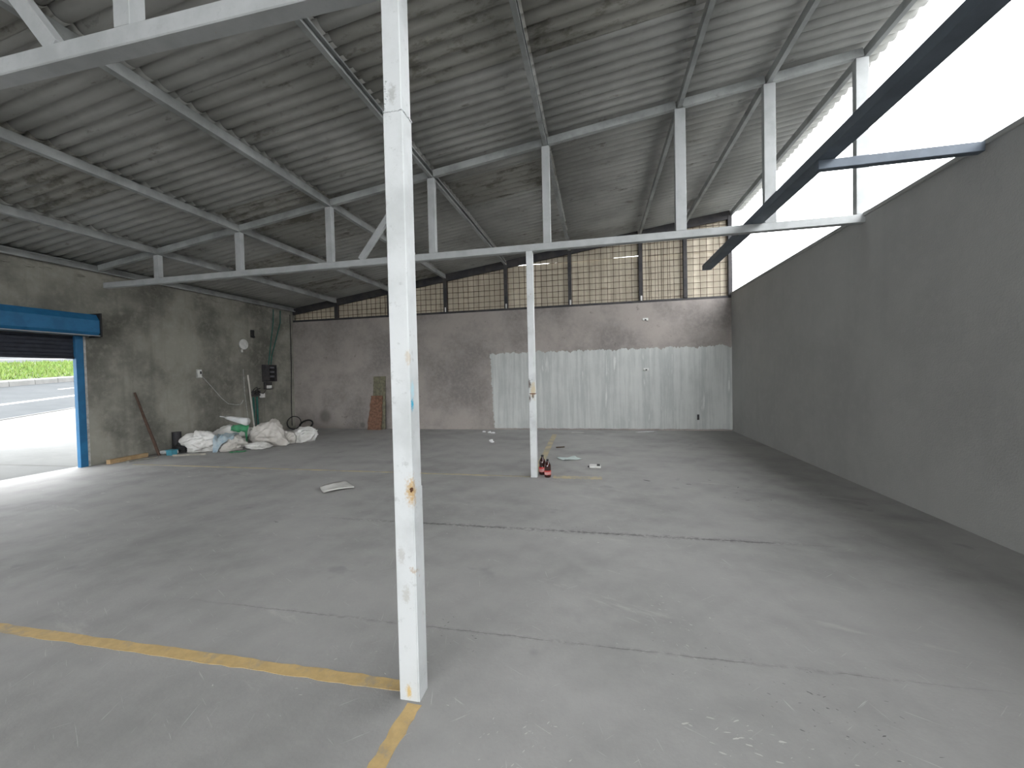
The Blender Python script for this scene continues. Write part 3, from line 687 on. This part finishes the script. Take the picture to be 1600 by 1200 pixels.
def crumple(name, c, sz, seed, mat, label, cat, rz=.2, rough=.30, pinch=None, group=None, heap=False):
    bm = bmesh.new(); bmesh.ops.create_icosphere(bm, subdivisions=5, radius=1); o = Vector((seed*7.3, seed*3.1, seed*1.7))
    rg = random.Random(seed); pl = []
    while len(pl) < 30:
        d_ = Vector((rg.gauss(0, 1), rg.gauss(0, 1), rg.gauss(0, 1))).normalized(); pl.append((d_, rg.uniform(.70, 1.0)))
    M = Matrix.Rotation(rz, 3, 'Z')
    for v in bm.verts:
        p = v.co.copy(); w = p + .35*Vector((noise.noise(p*1.3+o), noise.noise(p*1.3+o*2), noise.noise(p*1.3+o*3)))
        rid = 1-abs(noise.noise(w*1.9+o))*2.2; rid2 = 1-abs(noise.noise(w*4.2+o*1.5))*2.0
        pw = (p + .22*Vector((noise.noise(p*2.6+o), noise.noise(p*2.6+o*2), noise.noise(p*2.6+o*3)))).normalized()
        k = min(min(h_/max(.05, pw.dot(d_)) for d_, h_ in pl), 1.2)*1.06 + rough*.42*(rid-.6) + rough*.30*(rid2-.55)
        q = Vector((p.x*k*sz[0]/2, p.y*k*sz[1]/2, p.z*k*sz[2]*.62+sz[2]*.42))
        if pinch:                                           # neck of the sack, twisted and turned up
            tt = max(0, p.x*pinch); q.y *= 1-.62*tt**1.5; q.z = q.z*(1-.5*tt**2)+.36*sz[2]*tt**2; q.x *= 1+.35*tt**2
        q.z = max(q.z, .006 + .012*abs(noise.noise(p*5+o)))
        v.co = M @ q + Vector(c)
    if heap: settle(bm, Vector(c) + Vector((0, 0, sz[2]*.4)))
    bm.normal_update()
    if heap: PLACED.append(BVHTree.FromBMesh(bm))
    return tag(obj(name, bm, mat, None, (c[0], c[1], c[2]), True), label, cat, group)
def drape(name, c, size, rz, seed, mat, label, group):      # thin film lying over whatever is under it
    n = 34; u_ = Vector((math.cos(rz), math.sin(rz))); w_ = Vector((-u_.y, u_.x)); P = {}
    for i in range(n+1):
        for j in range(n+1):
            a, b = (i/n-.5)*size[0], (j/n-.5)*size[1]
            a += .10*size[0]*noise.noise(Vector((b*5, seed, 0))); b += .12*size[1]*noise.noise(Vector((a*5, seed, 3)))
            P[i, j] = (c[0]+u_.x*a+w_.x*b, c[1]+u_.y*a+w_.y*b)
    H = {k: top_of(*P[k]) for k in P}
    Z = {}
    for (i, j) in P:                                        # the film bridges hollows: highest neighbour wins, then smooth
        Z[i, j] = max(H.get((i+d, j+e), 0) for d in (-2, -1, 0, 1, 2) for e in (-2, -1, 0, 1, 2))
    for it in range(2):
        Z = {(i, j): max(H[i, j], sum(Z.get((i+d, j+e), Z[i, j]) for d in (-1, 0, 1) for e in (-1, 0, 1))/9) for (i, j) in Z}
    bm = bmesh.new(); T, Bt = {}, {}
    for k in P:
        z = Z[k] + .010 + .034*max(0, noise.noise(Vector((P[k][0]*13+seed, P[k][1]*13, seed))))
        T[k] = bm.verts.new((*P[k], z+.004)); Bt[k] = bm.verts.new((*P[k], z))
    for i in range(n):
        for j in range(n):
            q = [(i, j), (i+1, j), (i+1, j+1), (i, j+1)]; bm.faces.new([T[k] for k in q]); bm.faces.new([Bt[k] for k in q[::-1]])
    rim = [(i, 0) for i in range(n)] + [(n, j) for j in range(n)] + [(i, n) for i in range(n, 0, -1)] + [(0, j) for j in range(n, 0, -1)]
    for k in range(len(rim)): p, q = rim[k], rim[(k+1) % len(rim)]; bm.faces.new((T[q], T[p], Bt[p], Bt[q]))
    bmesh.ops.recalc_face_normals(bm, faces=bm.faces); PLACED.append(BVHTree.FromBMesh(bm))
    return tag(obj(name, bm, mat, None, (c[0], c[1], 0), True), label, 'plastic film', group)
G = 'rubbish heap of sacks by the left wall'
crumple('sack', (-9.16, 7.84, 0), (.90, .54, .44), 1, MT['sack'], 'crumpled white sack at the door end of the heap', 'sack', .25, .34, group=G, heap=True)
crumple('sack', (-8.60, 8.02, 0), (.72, .54, .40), 2, MT['sackb'], 'dusty beige sack half covered by blue film', 'sack', .2, .34, group=G, heap=True)
crumple('sack', (-8.20, 8.70, 0), (.98, .70, .62), 6, MT['sackb'], 'largest pale sack in the middle of the heap', 'sack', .2, .32, group=G, heap=True)
crumple('sack', (-9.12, 8.60, 0), (1.15, .72, .54), 7, MT['sack'], 'white sack at the back of the heap under the paper roll', 'sack', .2, .34, group=G, heap=True)
crumple('sack', (-8.06, 8.24, 0), (.62, .34, .17), 5, MT['sack'], 'flattened white sack on the floor in front of heap', 'sack', .35, .36, group=G, heap=True)
crumple('sack', (-7.90, 9.02, 0), (.46, .40, .36), 9, MT['sackb'], 'small brownish sack squeezed beside the largest sack', 'sack', .2, .36, group=G, heap=True)
crumple('sack', (-7.64, 9.28, 0), (.66, .46, .40), 10, MT['sack'], 'white sack with a twisted neck at the corner end', 'sack', .35, .30, 1, group=G, heap=True)
crumple('bin_bag', (-9.64, 7.72, 0), (.46, .32, .22), 11, MT['black'], 'black bin bag beside the dark can', 'bag', .2, .3, group=G, heap=True)
drape('plastic_film', (-8.80, 8.46, 0), (.40, .17), .25, 8, MT['greenfilm'], 'green plastic film tucked on top of the heap', G)
drape('plastic_film', (-8.66, 7.94, 0), (.44, .46), .55, 3, MT['bluefilm'], 'crumpled blue-grey plastic film on the beige sack', G)
drape('plastic_film', (-8.19, 7.80, 0), (.32, .16), .5, 4, MT['greenfilm'], 'scrap of green plastic on the floor in front of heap', G)
ra, rb = Vector((-9.32, 8.58)), Vector((-8.62, 8.50))       # the paper roll rests across the two tallest sacks
def roll_at(t): return ra.lerp(rb, t), .045+.055*t
def rest(drop): return max(top_of(roll_at(k/30)[0].x, roll_at(k/30)[0].y+e*roll_at(k/30)[1]) + roll_at(k/30)[1]*math.sqrt(1-e*e)*1.02 - drop*(1-k/30) for k in range(31) for e in (-.9, -.6, -.3, 0, .3, .6, .9))
drop = min((.10+.02*k for k in range(13)), key=lambda d: rest(d)+d/2); lift = rest(drop)     # it lies as low as it can
for it in range(12):
    bm = bmesh.new()
    tube(bm, [(*roll_at(t)[0], lift+drop*(1-t)) for t in (0, .25, .5, .75, 1)], [roll_at(t)[1] for t in (0, .25, .5, .75, 1)], 14)
    tube(bm, [(ra.x-.2, ra.y, lift+drop*1.28), (ra.x+.01, ra.y, lift+drop)], .012, 6)
    if it == 11 or not any(BVHTree.FromBMesh(bm).overlap(t_) for t_ in PLACED): break
    bm.free(); lift += .004
tag(obj('paper_roll', bm, MT['paper'], None, (-8.95, 8.54, lift), True), 'long white paper roll lying on top of the heap', 'paper roll', G)
t = thing('metal_can', 'dark upright metal can against the left wall', 'can', (-9.985, 7.84, 0))
obj('body', B_(lathe, [(.085, 0), (.09, .01), (.09, .43), (.085, .44)], (-9.985, 7.84, 0)), MT['dark'], t); obj('rim', B_(lathe, [(.088, .442), (.094, .446), (.094, .456), (.07, .456)], (-9.985, 7.84, 0)), MT['dark'], t)
bm = bmesh.new(); bar(bm, (-9.88, 6.36, .045), (-9.93, 7.12, .045), .10, .088, (1, 0, 0), .004)
tag(obj('timber_block', bm, MT['timber'], None, (-9.9, 6.7, 0)), 'yellowish sawn timber beam on the floor by the blue jamb', 'timber')
bm = bmesh.new(); bar(bm, (-9.72, 6.60, .0125), (-9.60, 7.08, .0125), .14, .022, (1, 0, 0), .003)
tag(obj('flat_board', bm, MT['timber2'], None, (-9.6, 7, 0)), 'thin grey board flat on the floor beside the timber beam', 'board')
bm = bmesh.new(); bar(bm, (-9.33, 7.22, .012), (-8.70, 7.46, .012), .05, .022, (0, 0, 1), .003)
tag(obj('wooden_lath', bm, MT['timber2'], None, (-9.0, 7.4, 0)), 'long thin wooden lath lying in front of the white sack', 'lath')
bm = bmesh.new(); box(bm, -9.60, -9.44, 7.28, 7.42, 0, .11, .012); box(bm, -9.615, -9.425, 7.265, 7.435, .11, .125, .004)
tag(obj('plastic_tub', bm, MT['teal'], None, (-9.54, 7.35, 0)), 'small teal plastic tub in front of the black bag', 'tub')
crumple('paper_scrap', (-9.84, 7.42, .0), (.18, .16, .08), 12, MT['paper'], 'crumpled white paper beside the teal tub', 'paper', .3, .4)
crumple('paper_scrap', (-9.62, 7.50, .0), (.16, .12, .09), 13, MT['paper'], 'crumpled white paper against the black bin bag', 'paper', .3, .4)
bm = bmesh.new(); tube(bm, [(wx+.30, 7.28, .0), (wx+.26, 7.22, .3), (wx+.13, 7.12, .9), (wx+.025, 7.03, 1.45)], [.028, .03, .026, .02], 8)
tag(obj('wooden_stick', bm, MT['stick'], None, (wx+.3, 7.28, 0)), 'dark brown stick leaning on the wall near the blue jamb', 'stick')

# ------------------------------------------------------------------ bottles, papers and scraps on the floor
def bottle(x, y, s, label, curvy, rz, w=1.15):
    t = thing('soda_bottle', label, 'bottle', (x, y, 0), 'cola bottles by the column')
    pr = [(.040, 0), (.049, .006), (.0515, .02), (.0515, .10), (.0515, .17), (.052, .20), (.048, .225), (.039, .25), (.026, .272), (.018, .283), (.0165, .29), (.0165, .297)]
    if curvy: pr = [(.038, 0), (.048, .006), (.051, .02), (.051, .09), (.046, .13), (.043, .16), (.047, .19), (.046, .215), (.032, .25), (.019, .278), (.0155, .29), (.0155, .297)]
    pr = [(r*s*w, z*s) for r, z in pr]
    obj('body', B_(lathe, pr, (x, y, 0)), MT['cola'], t, smooth=True)
    obj('cap', B_(lathe, [(.0175*s*w, .2975*s), (.0185*s*w, .300*s), (.0185*s*w, .320*s), (.015*s*w, .323*s)], (x, y, 0), 18), MT['black'], t)
    lb = obj('label', B_(lathe, [(.0512*s*w, .05*s), (.0525*s*w, .051*s), (.0525*s*w, .127*s), (.0512*s*w, .128*s)], (x, y, 0)), MT['redlab'], t)
    bm = bmesh.new()                                        # white handwritten-style lettering wrapped round the label
    for row, (z0, am, fr, ph) in enumerate(((.098, .014, 5.0, 0), (.078, .011, 4.0, 1.2), (.064, .006, 2.0, .4))):
        pts = []
        for k in range(61):
            a = rz + (k/60-.5)*1.9; z = (z0 + am*math.sin(fr*2*math.pi*k/60+ph)*(1-.3*k/60) + .012*(k/60-.5))*s
            a += .10*math.cos(fr*2*math.pi*k/60+ph); pts.append((x+.0528*s*w*math.cos(a), y+.0528*s*w*math.sin(a), z))
        tube(bm, pts, .0026*s, 5)
    obj('lettering', bm, MT['pvcwhite'], lb); return t
bottle(-.800, 6.40, .90, 'straight dark cola bottle with red label standing clear of column', False, -1.45)
bottle(-.905, 6.57, 1.0, 'waisted dark cola bottle with red label tucked behind column', True, -1.4)
def sheet(name, pts, mat, label, cat='paper', th=.003, curl=.012, seed=0, group=None):
    a, b, c, d = [Vector((*p, 0)) for p in pts]; bm = bmesh.new(); n = 10; top, bot = [], []
    for i in range(n+1):
        for j in range(n+1):
            u, v = i/n, j/n; P = a*(1-u)*(1-v)+b*u*(1-v)+c*u*v+d*(1-u)*v
            z = .002 + curl*(abs(u-.5)*2)**3*abs(math.sin(seed+v*2)) + curl*.5*abs(noise.noise(Vector((u*3+seed, v*3, seed))))
            top.append(bm.verts.new((P.x, P.y, z+th))); bot.append(bm.verts.new((P.x, P.y, z)))
    ix = lambda i, j: i*(n+1)+j
    for i in range(n):
        for j in range(n):
            q = [ix(i, j), ix(i+1, j), ix(i+1, j+1), ix(i, j+1)]; bm.faces.new([top[k] for k in q]); bm.faces.new([bot[k] for k in q[::-1]])
    rim = [ix(i, 0) for i in range(n)] + [ix(n, j) for j in range(n)] + [ix(i, n) for i in range(n, 0, -1)] + [ix(0, j) for j in range(n, 0, -1)]
    for k in range(len(rim)): p, q = rim[k], rim[(k+1) % len(rim)]; bm.faces.new((top[q], top[p], bot[p], bot[q]))
    bmesh.ops.recalc_face_normals(bm, faces=bm.faces); cc = (a+b+c+d)/4
    return tag(obj(name, bm, mat, None, (cc.x, cc.y, 0), True), label, cat, group)
sheet('board_offcut', [(-4.07, 5.25), (-3.84, 5.05), (-3.60, 5.40), (-3.92, 5.68)], MT['card'], 'pale grey rectangular board lying on the bare floor', 'board', .02, .035, 1)
sheet('paper_sheet', [(-.80, 7.83), (-.62, 7.62), (-.28, 7.78), (-.45, 8.02)], MT['papert'], 'pale green paper sheet on the floor behind the bottles', 'paper', .002, .03, 2)
t = thing('plastic_remnant', 'white plastic piece with a black square on the floor', 'plastic', (-.06, 7.2, 0))
obj('body', B_(box, -.16, .04, 7.10, 7.28, .001, .035, .008), MT['pvcwhite'], t); obj('insert', B_(box, -.03, .025, 7.12, 7.26, .0352, .041, .003), MT['black'], t); obj('clip', B_(box, -.185, -.1605, 7.16, 7.2, .002, .02, .003), MT['dark'], t)
sheet('paper_strip', [(1.0, 11.55), (1.05, 11.45), (1.55, 11.45), (1.5, 11.55)], MT['paper'], 'white paper strip at the foot of the pale washed wall below the sockets', 'paper', .002, .02, 3)
sheet('paper_strip', [(-.75, 11.35), (-.7, 11.25), (-.35, 11.3), (-.4, 11.4)], MT['card'], 'pale strip at the foot of the wall near the yellow line', 'paper', .002, .01, 4)
bm = bmesh.new(); bar(bm, (-.92, 8.98, .01), (-.74, 9.06, .01), .022, .018, (0, 0, 1), .002)
tag(obj('stick_fragment', bm, MT['stick'], None, (-.8, 9.05, 0)), 'small dark stick fragment on the floor beside the yellow line', 'stick')
for k, (x, y) in enumerate(((-3.24, 11.25), (-3.05, 11.15), (-2.92, 11.05), (-2.55, 9.55), (-2.62, 9.7))):
    crumple('litter_scrap', (x, y, 0), (.10, .08, .05), 20+k, MT['paper'], 'tiny white litter scrap at the foot of the mauve wall beside the pale patch' if k < 3 else 'tiny white litter scrap on open floor between the slim column and back wall', 'litter', .3, .4, group='litter scraps near the back wall')
